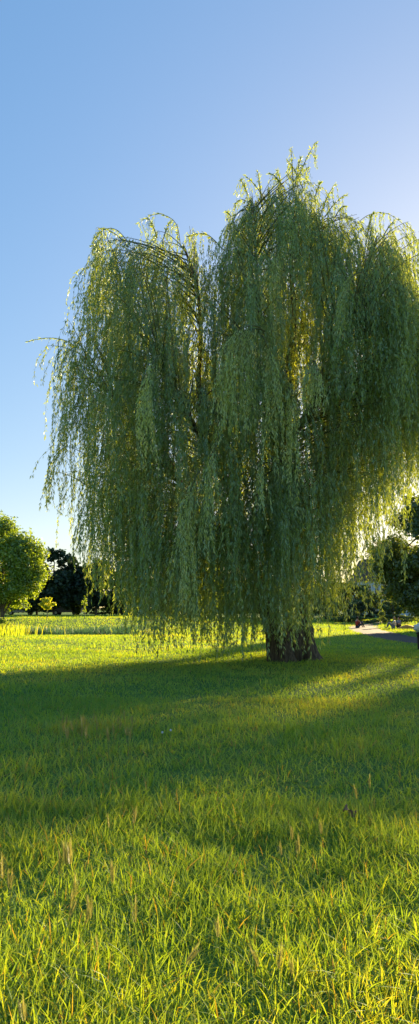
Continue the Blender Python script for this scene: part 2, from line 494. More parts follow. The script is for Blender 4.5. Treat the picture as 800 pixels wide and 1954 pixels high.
NB = 620
cnt = 0
while cnt < NB:
    a = rw.uniform(0, 2 * PI); rr = rw.random() ** 0.42
    x = WC + WR * rr * math.cos(a); dy = WD * rr * math.sin(a)
    zt = dome(x, dy); zb = float(bot_f(x))
    if zt - zb < 0.8: continue
    f = 1 - rw.random() ** 1.25 * 0.72
    z = zb + (zt - zb) * f
    if z < 3.2: continue
    if dy > 0.5 and rw.random() < (0.75 if z < 9 else 0.15): continue
    # the curtain hangs in heavy tresses with thin places between them
    if rr > 0.5 and vnoise(np.array([x * 1.0 + 90 + 0.3 * dy]), np.array([z * 0.28 + 3 * (dy > 0)]), 0.62, 14)[0] < 0.36: continue
    # windows left open to the sky, as in the photograph
    px = CX + F_PX * x / WY
    Ez = z - 0.15
    E = Vector((x, WY + dy, Ez))
    pz = CY - F_PX * math.tan(math.atan((z - EYE) / (WY + dy)) - PITCH)
    pxx = CX + F_PX * x / (WY + dy)
    skip = False
    for hx, hy, hw, hh in ((345, 745, 45, 90), (345, 900, 50, 70), (395, 560, 32, 60), (690, 980, 40, 60)):
        if abs(pxx - hx) < hw and hy - hh * 2.2 < pz < hy + hh * 0.4 and rw.random() < 0.45: skip = True
    if skip: continue
    edge = abs(x - WC) / WR
    Lm = rw.uniform(1.6, 4.6) * (1 - 0.3 * edge)
    tint = 0.30 + 0.28 * vnoise(np.array([x + 30]), np.array([dy + z]), 1.4, 4)[0] + (0.1 if x > 2 else -0.04)  # sunlit right and darker left of the crown put into leaf tint
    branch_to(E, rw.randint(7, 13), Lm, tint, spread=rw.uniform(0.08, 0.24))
    cnt += 1
# short leafy boughs thickening the roof of the crown
for i in range(170):
    a = rw.uniform(0, 2 * PI); rr = rw.random() ** 0.6 * 0.93
    x = WC + WR * rr * math.cos(a); dy = WD * 0.8 * rr * math.sin(a)
    E = Vector((x, WY + dy, dome(x, dy) - rw.uniform(0.0, 0.9)))
    if E.z < 5: continue
    branch_to(E, rw.randint(6, 10), rw.uniform(0.7, 1.9), 0.38 + rw.uniform(-.1, .1), spread=rw.uniform(0.15, 0.3), lift=0.25)
# long low curtains right round the skirt
for i in range(160):
    a = 2 * PI * (i // 2) / 80 + rw.uniform(-.05, .05)
    rr = rw.uniform(0.62, 0.97)
    x = WC + WR * 0.93 * rr * math.cos(a); dy = WD * rr * math.sin(a)
    if dy > 0.5 and rw.random() < 0.4: continue
    zb = float(bot_f(x)); z = zb + rw.uniform(2.2, 5.5)
    if z > dome(x, dy): continue
    E = Vector((x, WY + dy, z))
    branch_to(E, rw.randint(8, 13), (z - zb) * 0.95, rw.uniform(0.25, 0.55), spread=rw.uniform(0.12, 0.24))
# curtains hanging close in front of the trunk
for px, dy, zt_, Lm in ((486, -1.2, 4.6, 3.6), (508, -1.6, 4.6, 3.6), (522, -1.0, 4.2, 3.0), (538, -1.9, 4.8, 3.8), (552, -1.2, 4.6, 3.4), (566, -1.7, 4.4, 3.2), (582, -1.1, 4.2, 2.8), (598, -1.5, 4.6, 3.2), (615, -1.0, 4.6, 3.2), (470, -.6, 4.4, 3.6), (500, 1.6, 4.4, 3.7), (580, 1.8, 4.4, 3.4), (520, 2.6, 4.4, 3.8), (555, 3.0, 4.4, 3.6)):
    p_ = at(px, 1100, WY + dy)
    branch_to(Vector((p_.x, p_.y, zt_)), 11, Lm, 0.35, r0=0.015, spread=0.13)
# trailing wisps outside the left and right edges of the crown
for px, py, dy, n, Lm in ((92, 660, -.5, 5, 1.5), (112, 690, .4, 7, 2.2), (100, 850, -1, 5, 1.6), (88, 900, -.6, 4, 1.2), (130, 900, .3, 6, 2.2), (150, 980, -1, 7, 1.8), (118, 800, -1, 6, 2.2), (165, 1010, 0, 6, 1.8), (185, 1060, -1, 6, 1.4), (150, 560, 0, 6, 1.8), (168, 500, -.8, 6, 1.5), (185, 460, .3, 5, 1.0),
                          (700, 960, 0, 6, 1.8), (740, 900, -1, 6, 1.8), (770, 860, 0, 6, 1.6), (680, 1020, -1, 6, 1.6), (712, 1080, -.5, 7, 1.3), (650, 1100, -1, 6, 1.3)):
    branch_to(at(px, py, WY + dy), n, Lm, 0.35, r0=0.010, spread=0.12, start=at(px + (75 if px < 400 else -70), py + 25, WY + dy * .6), lift=0.25)
# pale-tinted bunches on the front, from boughs that stand out of the curtain
for (sx, sy, ex, ey, dyy, n, Lm) in ((500, 628, 436, 650, -4.9, 16, 2.1), (505, 632, 470, 640, -4.8, 16, 2.0), (498, 625, 450, 636, -5.0, 14, 1.9), (500, 640, 520, 690, -4.8, 14, 2.6), (540, 700, 552, 745, -4.7, 8, 2.4),
                                     (600, 690, 588, 712, -4.9, 14, 0.9), (600, 690, 606, 712, -4.9, 10, .9), (300, 680, 285, 720, -4.8, 12, 2.0),
                                     (690, 520, 662, 545, -4.2, 12, 1.2), (380, 900, 358, 960, -5.2, 14, 2.4), (420, 830, 405, 880, -5.1, 10, 2.2), (500, 880, 498, 905, -5.2, 8, 1.0),
                                     (530, 470, 525, 500, -3.6, 12, 1.6), (465, 400, 440, 430, -1.6, 10, 1.2)):
    branch_to(at(ex, ey, WY + dyy - .7), int(n * 1.7), Lm, 0.93, r0=0.020, lift=0.22, spread=0.10, pale=1, start=at(sx, sy, WY + dyy - 0.2))
arches = []
# bare arching boughs that show against sky and leaves
for pts, n in (([(345, 470), (335, 425), (300, 408), (262, 428)], 9), ([(640, 668), (680, 648), (720, 652), (765, 690)], 12), ([(660, 450), (700, 412), (740, 408), (785, 440)], 14),
               ([(150, 665), (120, 648), (85, 645), (55, 652)], 5), ([(760, 560), (800, 545), (840, 555), (860, 600)], 12), ([(250, 470), (225, 440), (200, 438), (178, 462)], 7),
               ([(130, 850), (112, 862), (95, 890), (86, 930)], 8), ([(430, 480), (400, 450), (380, 446), (360, 452)], 8), ([(230, 800), (190, 780), (150, 775), (118, 800)], 10),
               ([(740, 760), (780, 750), (820, 760), (850, 790)], 12), ([(480, 640), (440, 640), (425, 700), (420, 760)], 3), ([(330, 640), (300, 690), (280, 760), (275, 820)], 4),
               ([(415, 860), (395, 900), (375, 960), (368, 1010)], 5)):
    front = -4.6 if pts[0][0] in (640, 480, 330, 415) else -0.4 + rw.uniform(-1, 1)
    P = spline([at(a, b, WY + front) for a, b in pts], 7)
    br.tube(P, [0.010 * (1 - t) + 0.004 for t in np.linspace(0, 1, len(P))], 5, cap=False)
    arches.append(P)
    for j in range(n):
        q = P[rw.randint(len(P) // 4, len(P) - 1)]
        strands.append((Vector(q), Vector((rw.gauss(0, .1), rw.gauss(0, .1), 0)), rw.uniform(0.5, 1.7), 0.35, 0, 0.1))

# leafy upright sprigs along the roof of the crown
sprigs = []
for (x0, y0, x1, y1) in ((560, 350, 556, 282), (562, 345, 603, 272), (565, 340, 575, 300), (520, 390, 468, 335), (500, 380, 492, 328), (480, 380, 460, 345), (610, 400, 640, 352), (620, 400, 662, 372),
                         (640, 400, 660, 395), (580, 350, 548, 305), (540, 370, 530, 325), (450, 420, 432, 405), (240, 450, 190, 436), (300, 440, 282, 418), (310, 450, 325, 425), (700, 440, 712, 408),
                         (730, 440, 760, 418), (600, 370, 612, 350), (200, 470, 175, 470), (555, 350, 590, 320), (545, 350, 515, 332), (470, 370, 448, 392)):
    a = at(x0, y0 + 14, WY); b = at(x1, y1, WY + rw.uniform(-.5, .5)); m_ = a.lerp(b, 0.6) + Vector((0, 0, 0.25))
    P = bez(a, m_, b, 8)
    br.tube(P, [0.018 * (1 - t) + 0.004 for t in np.linspace(0, 1, 8)], 4, cap=False)
    for j in range(6):
        q = P[rw.randint(3, 7)]
        strands.append((Vector(q), Vector((rw.gauss(0, .12), rw.gauss(0, .12), 0)), rw.uniform(0.2, 0.75), 0.42, 0, 0.1))
    sprigs.append(P)
wbuild(lb, 'limbs', M['bark'])
wbuild(br, 'boughs', M['willow_twig'])

# strands -> thin stems + leaves
SEG = 0.45
LV = []; LT = []; TV = []
rl = np.random.default_rng(5)
def emit_leaves(P, D, tint, pale, size=1.0):
    """P: (n,3) nodes along a strand, D: (n,3) direction"""
    n = len(P)
    side = rl.normal(0, 1, (n, 3)); side[:, 2] *= 0.3
    side /= np.linalg.norm(side, axis=1, keepdims=True)
    dr = D * rl.uniform(0.35, 1.1, (n, 1)) + side * rl.uniform(0.22, 0.7, (n, 1)) + np.array([0, 0, -0.25])
    dr /= np.linalg.norm(dr, axis=1, keepdims=True)
    nr = rl.normal(0, 1, (n, 3))
    w = np.cross(dr, nr); w /= np.linalg.norm(w, axis=1, keepdims=True)
    ln = rl.uniform(0.055, 0.145, (n, 1)) * size * (0.9 if pale else 1)
    wd = ln * rl.uniform(0.095, 0.135, (n, 1))
    up = np.cross(w, dr)
    mid = P + dr * ln * 0.45 + up * ln * 0.05
    tip = P + dr * ln - np.array([0, 0, 1]) * ln * 0.08
    return np.stack([P, mid - w * wd, tip, mid + w * wd], 1).reshape(-1, 3), np.clip(tint + rl.normal(0, 0.13, n) + (0.06 if pale else 0), 0, 1)

DENS = 38.0
for (q, o2, Ln, tint, pale, boff) in strands:
    zb = max(0.45, float(bot_f(q.x + o2.x)) + boff + rl.normal(0.0, 0.2))
    # curtains in front keep their ends at the same real height
    Ln = min(Ln, q.z - zb)
    if Ln < 0.15: continue
    n = max(4, int(Ln * DENS))
    s = np.sort(rl.uniform(0, Ln, n))
    ph1, ph2 = rl.uniform(0, 6.28, 2); am = rl.uniform(0.02, 0.09); dr1, dr2 = rl.normal(0, 0.045, 2)
    def pos(s):
        e = 1 - np.exp(-s / 0.35)
        return np.stack([q.x + o2.x * e + am * np.sin(s * 1.7 + ph1) + dr1 * s, q.y + o2.y * e + am * np.sin(s * 1.4 + ph2) + dr2 * s, q.z - s + 0.12 * np.exp(-s / 0.3) - 0.12], -1)
    P = pos(s); D = pos(s + 0.05) - P; D /= np.linalg.norm(D, axis=1, keepdims=True)
    # short side twigs make the strand fluffy rather than a bead string
    g_ = np.repeat(rl.normal(0, 0.045, (n // 5 + 1, 3)), 5, axis=0)[:n]
    Pt = P + g_ * rl.random((n, 1)) * (0.35 if pale else 1)
    v, t = emit_leaves(Pt, D, tint, pale, 1.0 if Ln > .5 else .85)
    LV.append(v); LT.append(t)
    k = max(3, int(Ln / SEG) + 2)
    C = pos(np.linspace(0, Ln, k))
    r = (0.0042 if pale else 0.0034) * np.linspace(1.2, 0.5, k)[:, None]
    A1 = C + r * np.array([1, 0, 0]); B1 = C + r * np.array([-.5, .87, 0]); C1 = C + r * np.array([-.5, -.87, 0])
    for X, Y_ in ((A1, B1), (B1, C1), (C1, A1)):
        TV.append(np.stack([X[:-1], Y_[:-1], Y_[1:], X[1:]], 1).reshape(-1, 3))
for P in sprigs + arches:
    pts = []
    for i in range(2, len(P) - 1):
        for j in range(9 if len(P) < 10 else 5):
            pts.append(tuple(Vector(P[i]).lerp(Vector(P[i + 1]), rl.random())))
    pts = np.array(pts); D = np.tile(np.array(tuple((Vector(P[-1]) - Vector(P[2])).normalized())), (len(pts), 1))
    v, t = emit_leaves(pts, D, 0.45, 0, 1.2); LV.append(v); LT.append(t)
off = np.array([W0.x, W0.y, 0])
LV = np.concatenate(LV) - off; LT = np.concatenate(LT)
print('willow leaves', len(LT), 'strands', len(strands))
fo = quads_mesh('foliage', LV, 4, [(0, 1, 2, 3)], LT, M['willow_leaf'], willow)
TV = np.concatenate(TV) - off
tw = quads_mesh('hanging_twigs', TV, 4, [(0, 1, 2, 3)], None, M['willow_twig'], willow)

# ------------------------------------------------------------------ other trees and bushes
def crown_tree(name, label, cat, px, Y, base_z, height, rx, ry, low, nleaf, lsize, lmat, bark, seed, group=None, nclump=40, x=None, trunk_r=0.2, clump_r=0.26, round_=2.0, trunk=True, lean=0.0, openness=0.0):
    r = np.random.default_rng(seed); rr = random.Random(seed)
    X = at(px, HORIZON, Y).x if x is None else x
    z0 = gh(X, Y) if base_z is None else base_z
    root = empty(name, (X, Y, z0), label, cat, group)
    cz = (height + low) / 2; rz = (height - low) / 2
    cl = []
    for i in range(nclump):
        while True:
            d = r.uniform(-1, 1, 3)
            q = np.linalg.norm(d)
            if 0.35 < q < 1: break
        d = d / q * (q ** 0.4)
        s = clump_r * r.uniform(0.6, 1.3)
        c = d * (1 - s * 0.75)
        # wider low down than at the very top
        k = 1.0 if c[2] < 0 else (1 - 0.25 * c[2])
        cl.append((c[0] * rx * k + lean * (c[2] + 1), c[1] * ry * k, cz + c[2] * rz, s))
    per = np.array([c[3] ** 2 for c in cl]); per = (per / per.sum() * nleaf).astype(int)
    Ps = []; Ts = []; Ns = []
    for c, n in zip(cl, per):
        d = r.normal(0, 1, (n, 3)); d /= np.linalg.norm(d, axis=1, keepdims=True)
        k = r.random((n, 1)) ** 0.33 * (1 + 0.25 * r.normal(0, 1, (n, 1)) * (0.5 + openness))
        k *= 1 + 0.3 * np.sin(d[:, :1] * 5 + c[0]) * np.cos(d[:, 2:3] * 4)
        R3 = np.array([rx, ry, rz * 0.75]) * c[3]
        Ps.append(np.array(c[:3]) + d * k * R3); Ns.append(d)
        Ts.append(np.clip(r.normal(0.5, 0.22, n) + r.normal(0, 0.12), 0, 1))
    P = np.concatenate(Ps); T = np.concatenate(Ts); Nn = np.concatenate(Ns)
    ok = P[:, 2] > 0.1
    P, T, Nn = P[ok], T[ok], Nn[ok]; n = len(P)
    nr = Nn * 0.6 + r.normal(0, 0.7, (n, 3)) + np.array([0, 0, 0.35]); nr /= np.linalg.norm(nr, axis=1, keepdims=True)
    a = np.cross(nr, r.normal(0, 1, (n, 3))); a /= np.linalg.norm(a, axis=1, keepdims=True)
    b = np.cross(nr, a)
    l = lsize * r.uniform(0.6, 1.4, (n, 1)); w = l * r.uniform(0.3, 0.5, (n, 1))
    Vv = np.stack([P - a * l * .5, P - b * w + nr * l * .1, P + a * l * .5, P + b * w + nr * l * .1], 1).reshape(-1, 3)
    quads_mesh('crown', Vv, 4, [(0, 1, 2, 3)], T, lmat, root)
    if trunk:
        m = MB()
        hgt = cz + rz * 0.45
        P_ = spline([(0, 0, -0.3), (0.05, 0, low * .6 + .3), (lean * .6 - 0.08, 0.1, cz), (lean, 0, hgt)], 6)
        m.tube(P_, [trunk_r * (1.25 if i == 0 else 1) * (1 - 0.75 * i / (len(P_) - 1)) for i in range(len(P_))], 10, lambda i, a: 1 + 0.08 * math.sin(a * 4 + i * .3))
        for c in cl[::2]:
            s = P_[rr.randint(len(P_) // 3, len(P_) - 1)]
            e = Vector(c[:3]); mid = s.lerp(e, .5) + Vector((0, 0, .12 * (e - s).length))
            m.tube(bez(s, mid, e, 5), [trunk_r * .32, trunk_r * .26, trunk_r * .2, trunk_r * .14, trunk_r * .07], 5, cap=False)
        m.build('trunk', bark, root, True)
    return root

# left: big sunlit oak
crown_tree('oak_tree', 'broad sunlit tree with bright yellow-green crown at the left edge of the meadow', 'tree', 4, 72, None, 10.2, 4.1, 3.6, 0.2, 42000, 0.21, M['oak_leaf'], M['bark_brown'], 31, nclump=60, trunk_r=0.28, clump_r=0.27)
# dark trees of the far edge
gd = 'dark trees along the far edge of the meadow'
for i, (px, Y, top, rx, lab) in enumerate((
        (102, 100, 1036, 3.4, 'dark tree with the tallest thin top, behind the small yellow tree'),
        (70, 104, 1062, 3.4, 'dark tree half hidden behind the right side of the sunlit oak'),
        (142, 103, 1058, 3.3, 'dark dense tree between the tall thin-topped tree and the willow curtain'),
        (183, 101, 1066, 3.6, 'dark tree behind the thin sapling at the willow\'s left fringe'),
        (228, 104, 1075, 3.8, 'dark tree just inside the willow\'s left curtain'),
        (-10, 102, 1080, 4.6, 'dark tree behind the trunk of the sunlit oak'))):
    h = EYE + (HORIZON - top) / F_PX * Y - gh(at(px, 1160, Y).x, Y)
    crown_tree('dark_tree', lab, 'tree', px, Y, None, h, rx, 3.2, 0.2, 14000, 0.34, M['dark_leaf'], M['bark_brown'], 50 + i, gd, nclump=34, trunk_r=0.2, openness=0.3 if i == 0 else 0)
for i, (px, Y, top, rx) in enumerate(((275, 108, 1082, 4.2), (330, 106, 1090, 4.4), (390, 110, 1086, 4.4), (450, 108, 1094, 4.4), (508, 110, 1090, 4.2))):
    h = EYE + (HORIZON - top) / F_PX * Y - gh(at(px, 1160, Y).x, Y)
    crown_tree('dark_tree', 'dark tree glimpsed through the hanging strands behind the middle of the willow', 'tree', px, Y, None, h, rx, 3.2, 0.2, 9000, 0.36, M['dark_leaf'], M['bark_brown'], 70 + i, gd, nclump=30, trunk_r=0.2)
# mid green trees behind the right skirt
for i, (px, Y, top, rx, lab) in enumerate((
        (565, 98, 1102, 3.6, 'green tree behind the willow trunk'),
        (622, 96, 1100, 3.4, 'green tree behind the willow\'s right fringe, left of the rounded one'),
        (672, 94, 1108, 3.2, 'rounded green tree between the willow\'s right fringe and the pale house'))):
    h = EYE + (HORIZON - top) / F_PX * Y - gh(at(px, 1160, Y).x, Y)
    crown_tree('green_tree', lab, 'tree', px, Y, None, h, rx, 3.0, 0.3, 9000, 0.28, M['mid_leaf'], M['bark_brown'], 90 + i, 'green trees behind the right of the willow', nclump=32)
crown_tree('hazy_tree', 'pale airy tree with sparse brownish twigs above the house roof', 'tree', 748, 120, None, 12.5, 4.0, 3.0, 7.5, 3600, 0.24, M['pale_leaf'], M['bark_brown'], 101, nclump=30, openness=.5)
crown_tree('broad_tree', 'big dark green tree with drooping branches at the right edge beside the path', 'tree', 842, 54, None, 10.3, 5.1, 4.4, 0.3, 60000, 0.20, M['mid_leaf'], M['bark_brown'], 103, nclump=70, trunk_r=0.32, clump_r=0.24)
crown_tree('dark_bush', 'rounded dark bush in front of the trees left of the pale house', 'bush', 690, 82, None, 2.3, 1.9, 1.6, 0.0, 4500, 0.16, M['dark_leaf'], M['bark_brown'], 104, nclump=16, trunk_r=0.06)
for i, (px, Y, h, rx, lab) in enumerate(((720, 84, 3.6, 1.9, 'green bush under the pale house, right of the round dark bush'), (752, 80, 2.9, 1.9, 'tall dark bush behind the two seated people'),
                                    (650, 86, 2.2, 2.4, 'low green bush behind the seated person in red'), (610, 86, 2.0, 2.4, 'low green bush at the foot of the willow\'s right fringe'))):
    crown_tree('bush', lab, 'bush', px, Y, None, h, rx, 1.5, 0.0, 4500, 0.17, M['mid_leaf'], M['bark_brown'], 110 + i, 'bushes at the far side of the lawn', nclump=18, trunk_r=0.06)
hb = crown_tree('hedge', 'low green hedge running behind the far lawn on the right', 'hedge', 715, 76, None, 0.95, 4.8, 0.7, 0.0, 7000, 0.13, M['mid_leaf'], M['bark_brown'], 120, nclump=40, trunk=False, clump_r=.22)
crown_tree('round_bush', 'light green bush at the left edge below the oak', 'bush', -4, 52, None, 1.35, 0.95, 0.9, 0.0, 5000, 0.09, M['oak_leaf'], M['bark_brown'], 121, nclump=16, trunk_r=0.04)

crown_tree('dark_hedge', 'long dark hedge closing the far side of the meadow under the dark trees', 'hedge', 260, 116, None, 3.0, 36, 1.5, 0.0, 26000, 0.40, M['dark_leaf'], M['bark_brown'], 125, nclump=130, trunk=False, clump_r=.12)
# small flat-crowned yellow tree
crown_tree('young_tree', 'small young tree with glowing yellow squarish crown on a pale stem', 'tree', 90, 78, None, 2.15, 0.9, 0.7, 0.7, 4200, 0.11, M['yellow_leaf'], M['bark_pale'], 130, nclump=14, trunk_r=0.055, clump_r=.34)
crown_tree('sapling', 'thin upright sapling with sparse leaves just left of the willow fringe', 'sapling', 161, 76, None, 2.35, 0.32, 0.3, 0.4, 190, 0.13, M['oak_leaf'], M['bark_pale'], 131, nclump=10, trunk_r=0.035, clump_r=.4)
crown_tree('sapling', 'small dark sapling on the far lawn beside the path', 'sapling', 733, 62, None, 1.5, 0.5, 0.4, 0.35, 700, 0.10, M['mid_leaf'], M['bark_brown'], 132, nclump=10, trunk_r=0.035, clump_r=.36)

# unseen trees added beyond the right edge to shade the middle of the meadow
for i, (x, y, h, rx, low, lab) in enumerate(((15.8, 43.5, 9.6, 2.1, 5.3, 'airy shade tree at the near end of the added row right of the path'),
        (18.0, 42.6, 9.4, 2.1, 5.4, 'middle shade tree of the added row right of the path'), (20.3, 43.4, 9.1, 2.1, 5.2, 'far shade tree of the added row right of the path'))):
    crown_tree('added_shade_tree', lab, 'tree', 0, y, None, h, rx, rx, low, 2500, 0.19, M['mid_leaf'], M['bark_brown'], 140 + i, nclump=60, x=x, trunk_r=.2)

# tall pale grass at the left edge
rt = np.random.default_rng(77)
n = 2600
x = rt.normal(-14.2, 1.3, n); y = rt.uniform(44, 54, n); z = ground_h(x, y); H = rt.uniform(.3, .8, n)
fa = rt.uniform(0, 6.28, n); W = .02
Vv = np.zeros((n, 8, 3)); az = rt.uniform(0, 6.28, n)
for i, (t, w) in enumerate(((0, 1), (.4, .9), (.75, .7), (1, .2))):
    bx = x + np.cos(az) * H * .25 * t ** 2; by = y + np.sin(az) * H * .25 * t ** 2
    Vv[:, 2 * i] = np.stack([bx - np.cos(fa) * W * w, by - np.sin(fa) * W * w, z + H * t], -1)
    Vv[:, 2 * i + 1] = np.stack([bx + np.cos(fa) * W * w, by + np.sin(fa) * W * w, z + H * t], -1)
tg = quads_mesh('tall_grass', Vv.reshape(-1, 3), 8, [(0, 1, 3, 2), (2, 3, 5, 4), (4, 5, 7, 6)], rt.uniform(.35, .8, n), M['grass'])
tag(tg, 'tall pale straw-coloured grass at the left edge of the hollow', 'grass', kind='stuff')

# darker blue-green reedy growth in the hollow
n = 5200
x = rt.uniform(-13.5, -5.2, n); y = 55 + rt.uniform(-3, 3, n) + (x + 9) * .2; z = ground_h(x, y); H = rt.uniform(.2, .55, n) * (0.5 + vnoise(x, y, 1.2, 2))
fa = rt.uniform(0, 6.28, n); W = .018; Vv = np.zeros((n, 8, 3)); az = rt.uniform(0, 6.28, n)
for i, (t, w) in enumerate(((0, 1), (.4, .9), (.75, .7), (1, .2))):
    bx = x + np.cos(az) * H * .2 * t ** 2; by = y + np.sin(az) * H * .2 * t ** 2
    Vv[:, 2 * i] = np.stack([bx - np.cos(fa) * W * w, by - np.sin(fa) * W * w, z + H * t], -1)
    Vv[:, 2 * i + 1] = np.stack([bx + np.cos(fa) * W * w, by + np.sin(fa) * W * w, z + H * t], -1)
M['reed'] = leaf_mat('reed_blade', [(0, (0.05, 0.12, 0.055)), (1, (0.10, 0.19, 0.085))], trans_scale=(1.2, 1.2, 0.8), trans=.35)
tag(quads_mesh('reeds', Vv.reshape(-1, 3), 8, [(0, 1, 3, 2), (2, 3, 5, 4), (4, 5, 7, 6)], rt.uniform(0, 1, n), M['reed']), 'bluish green reedy growth filling the hollow in front of the far bank', 'reeds', kind='stuff')

# ------------------------------------------------------------------ house
wall_m = noise_mat('house_render', (0.52, 0.56, 0.62), (0.60, 0.63, 0.68), 2, bump=0.1)
roof_m = noise_mat('roof_tiles', (0.09, 0.07, 0.055), (0.16, 0.12, 0.09), 5, bump=0.5)
glass_m = noise_mat('window_glass', (0.02, 0.025, 0.03), (0.04, 0.05, 0.06), 1, rough=0.12, bump=0, spec=0.6)
frame_m = noise_mat('white_frame', (0.65, 0.66, 0.68), (0.75, 0.76, 0.78), 3, bump=0)
HX, HY = at(740, 1160, 128).x, 128.0
house = empty('house', (HX, HY, gh(HX, HY)), 'pale blue-white house with dark windows and brown roof behind the right-hand trees', 'house')
W2, D2, HH = 5.0, 4.5, 5.6
MB().box((0, 0, HH / 2), (W2 * 2, D2 * 2, HH)).build('wall', wall_m, house)
rf = MB()
rf.add([(-W2 - .4, -D2 - .4, HH), (W2 + .4, -D2 - .4, HH), (W2 + .4, D2 + .4, HH), (-W2 - .4, D2 + .4, HH),
        (-W2 + .9, -D2 + 2, HH + 3.6), (W2 - .9, -D2 + 2, HH + 3.6), (W2 - .9, D2 - 2, HH + 3.6), (-W2 + .9, D2 - 2, HH + 3.6)],
       [(3, 2, 1, 0), (4, 5, 6, 7), (0, 1, 5, 4), (1, 2, 6, 5), (2, 3, 7, 6), (3, 0, 4, 7)])
roof = rf.build('roof', roof_m, house)
MB().box((2.6, 0.3, HH + 4.1), (.7, .7, 1.5)).build('chimney', roof_m, roof)
for zz in (1.1, 3.5):
    for xx in (-3.9, -2.7, -1.7, -.4, .7, 2.0, 3.2):
        wf = MB()
        for dx, dz, sx_, sz_ in ((-.34, 0, .08, 1.5), (.34, 0, .08, 1.5), (0, .71, .6, .08), (0, -.71, .6, .08), (0, 0.1, .6, .05)):
            wf.box((xx + dx, -D2 - .03, zz + .75 + dz), (sx_, .1, sz_))
        w_ = wf.build('window', frame_m, house)
        MB().box((xx, -D2 - .012, zz + .75), (.6, .03, 1.34)).build('pane', glass_m, w_)

# ------------------------------------------------------------------ parked cars under the far trees
def car(px, Y, z0, rz, body_m, label):
    X = at(px, 1160, Y).x
    root = empty('parked_car', (X, Y, gh(X, Y)), label, 'car', 'cars parked under the far trees', rz)
    prof_ = [(-2.1, .35), (-2.12, .75), (-1.95, .92), (-1.0, .98), (-.45, 1.42), (.9, 1.45), (1.6, 1.02), (2.08, .92), (2.14, .4)]
    V = []; F = []
    for s, in_ in ((-.86, 0), (.86, 0)):
        for a, b in prof_:
            k = .84 if b > 1.1 else 1.0
            V.append((a, s * k, b))
    n = len(prof_)
    F.append(tuple(range(n))); F.append(tuple(range(2 * n - 1, n - 1, -1)))
    for i in range(n): F.append((i, i + n, (i + 1) % n + n, (i + 1) % n))
    MB().add(V, F).build('body', body_m, root)
    for s in (-1, 1):
        k = s * .80
        MB().add([(-.85, k * 1.03, 1.0), (-.42, k * .925, 1.38), (.82, k * .925, 1.40), (1.35, k * 1.03, 1.03), (.2, k * 1.05, 1.0)], [(0, 1, 2, 3, 4)]).build('side_window', glass_m, root)
        for a in (-1.3, 1.3):
            w = MB(); w.tube([(a, s * .72, .32), (a, s * .90, .32)], .32, 16); ty = w.build('wheel', tyre_m, root)
            w = MB(); w.tube([(a, s * .90, .32), (a, s * .915, .32)], .19, 12); w.build('rim', frame_m, ty)
tyre_m = noise_mat('tyre', (0.015, 0.015, 0.015), (0.03, 0.03, 0.03), 5, bump=0)
car(40, 108, 0, 0.15, noise_mat('white_paint', (0.6, 0.6, 0.63), (0.7, 0.7, 0.73), 2, rough=.35, bump=0), 'pale parked car glimpsed under the trees right of the oak trunk')
car(128, 108, 0, -0.1, noise_mat('grey_paint', (0.10, 0.10, 0.13), (0.14, 0.14, 0.18), 2, rough=.35, bump=0), 'grey parked car in the shade right of the small yellow tree')

# ------------------------------------------------------------------ litter bin with a bag bulging from it
BX = at(806, 1243, 29.5)
bin_ = empty('litter_bin', (BX.x, 29.5, gh(BX.x, 29.5)), 'dark litter bin with crumpled white bag bulging out of its top at the right edge', 'litter bin')
black_m = noise_mat('bin_metal', (0.015, 0.013, 0.012), (0.04, 0.03, 0.025), 5, rough=.6, bump=.1)
bag_m = noise_mat('white_bag', (0.62, 0.64, 0.70), (0.78, 0.80, 0.84), 9, rough=.5, bump=.8, dist=.03)
MB().lathe([(.13, -.03), (.17, 0), (.17, .08), (.175, .3), (.18, .62), (.19, .66), (.185, .70)], n=22).build('bin_body', black_m, bin_, True)
r_ = MB().lathe([(.195, .60), (.21, .61), (.21, .65), (.195, .66)], n=22).build('rim', black_m, bin_)
bagb = MB()
V = []; F = []; nn, mm = 26, 14
for i in range(mm + 1):
    ph = PI * i / mm
    for k in range(nn):
        th = 2 * PI * k / nn
        d = Vector((math.sin(ph) * math.cos(th), math.sin(ph) * math.sin(th), math.cos(ph)))
        q = 1 + .38 * noise.noise(d * 2.3) + .16 * noise.noise(d * 6.5)
        V.append((d.x * .27 * q, d.y * .27 * q, .82 + d.z * .19 * q))
for i in range(mm):
    for k in range(nn): F.append((i * nn + k, i * nn + (k + 1) % nn, (i + 1) * nn + (k + 1) % nn, (i + 1) * nn + k))
bg_o = bagb.add(V, F).build('white_bag', bag_m, None, True)
bg_o.location = (BX.x, 29.5, gh(BX.x, 29.5))
tag(bg_o, 'crumpled white plastic bag bulging out of the dark litter bin', 'plastic bag')
bin_['label'] = 'dark upright litter bin with white bag in it at the right edge'

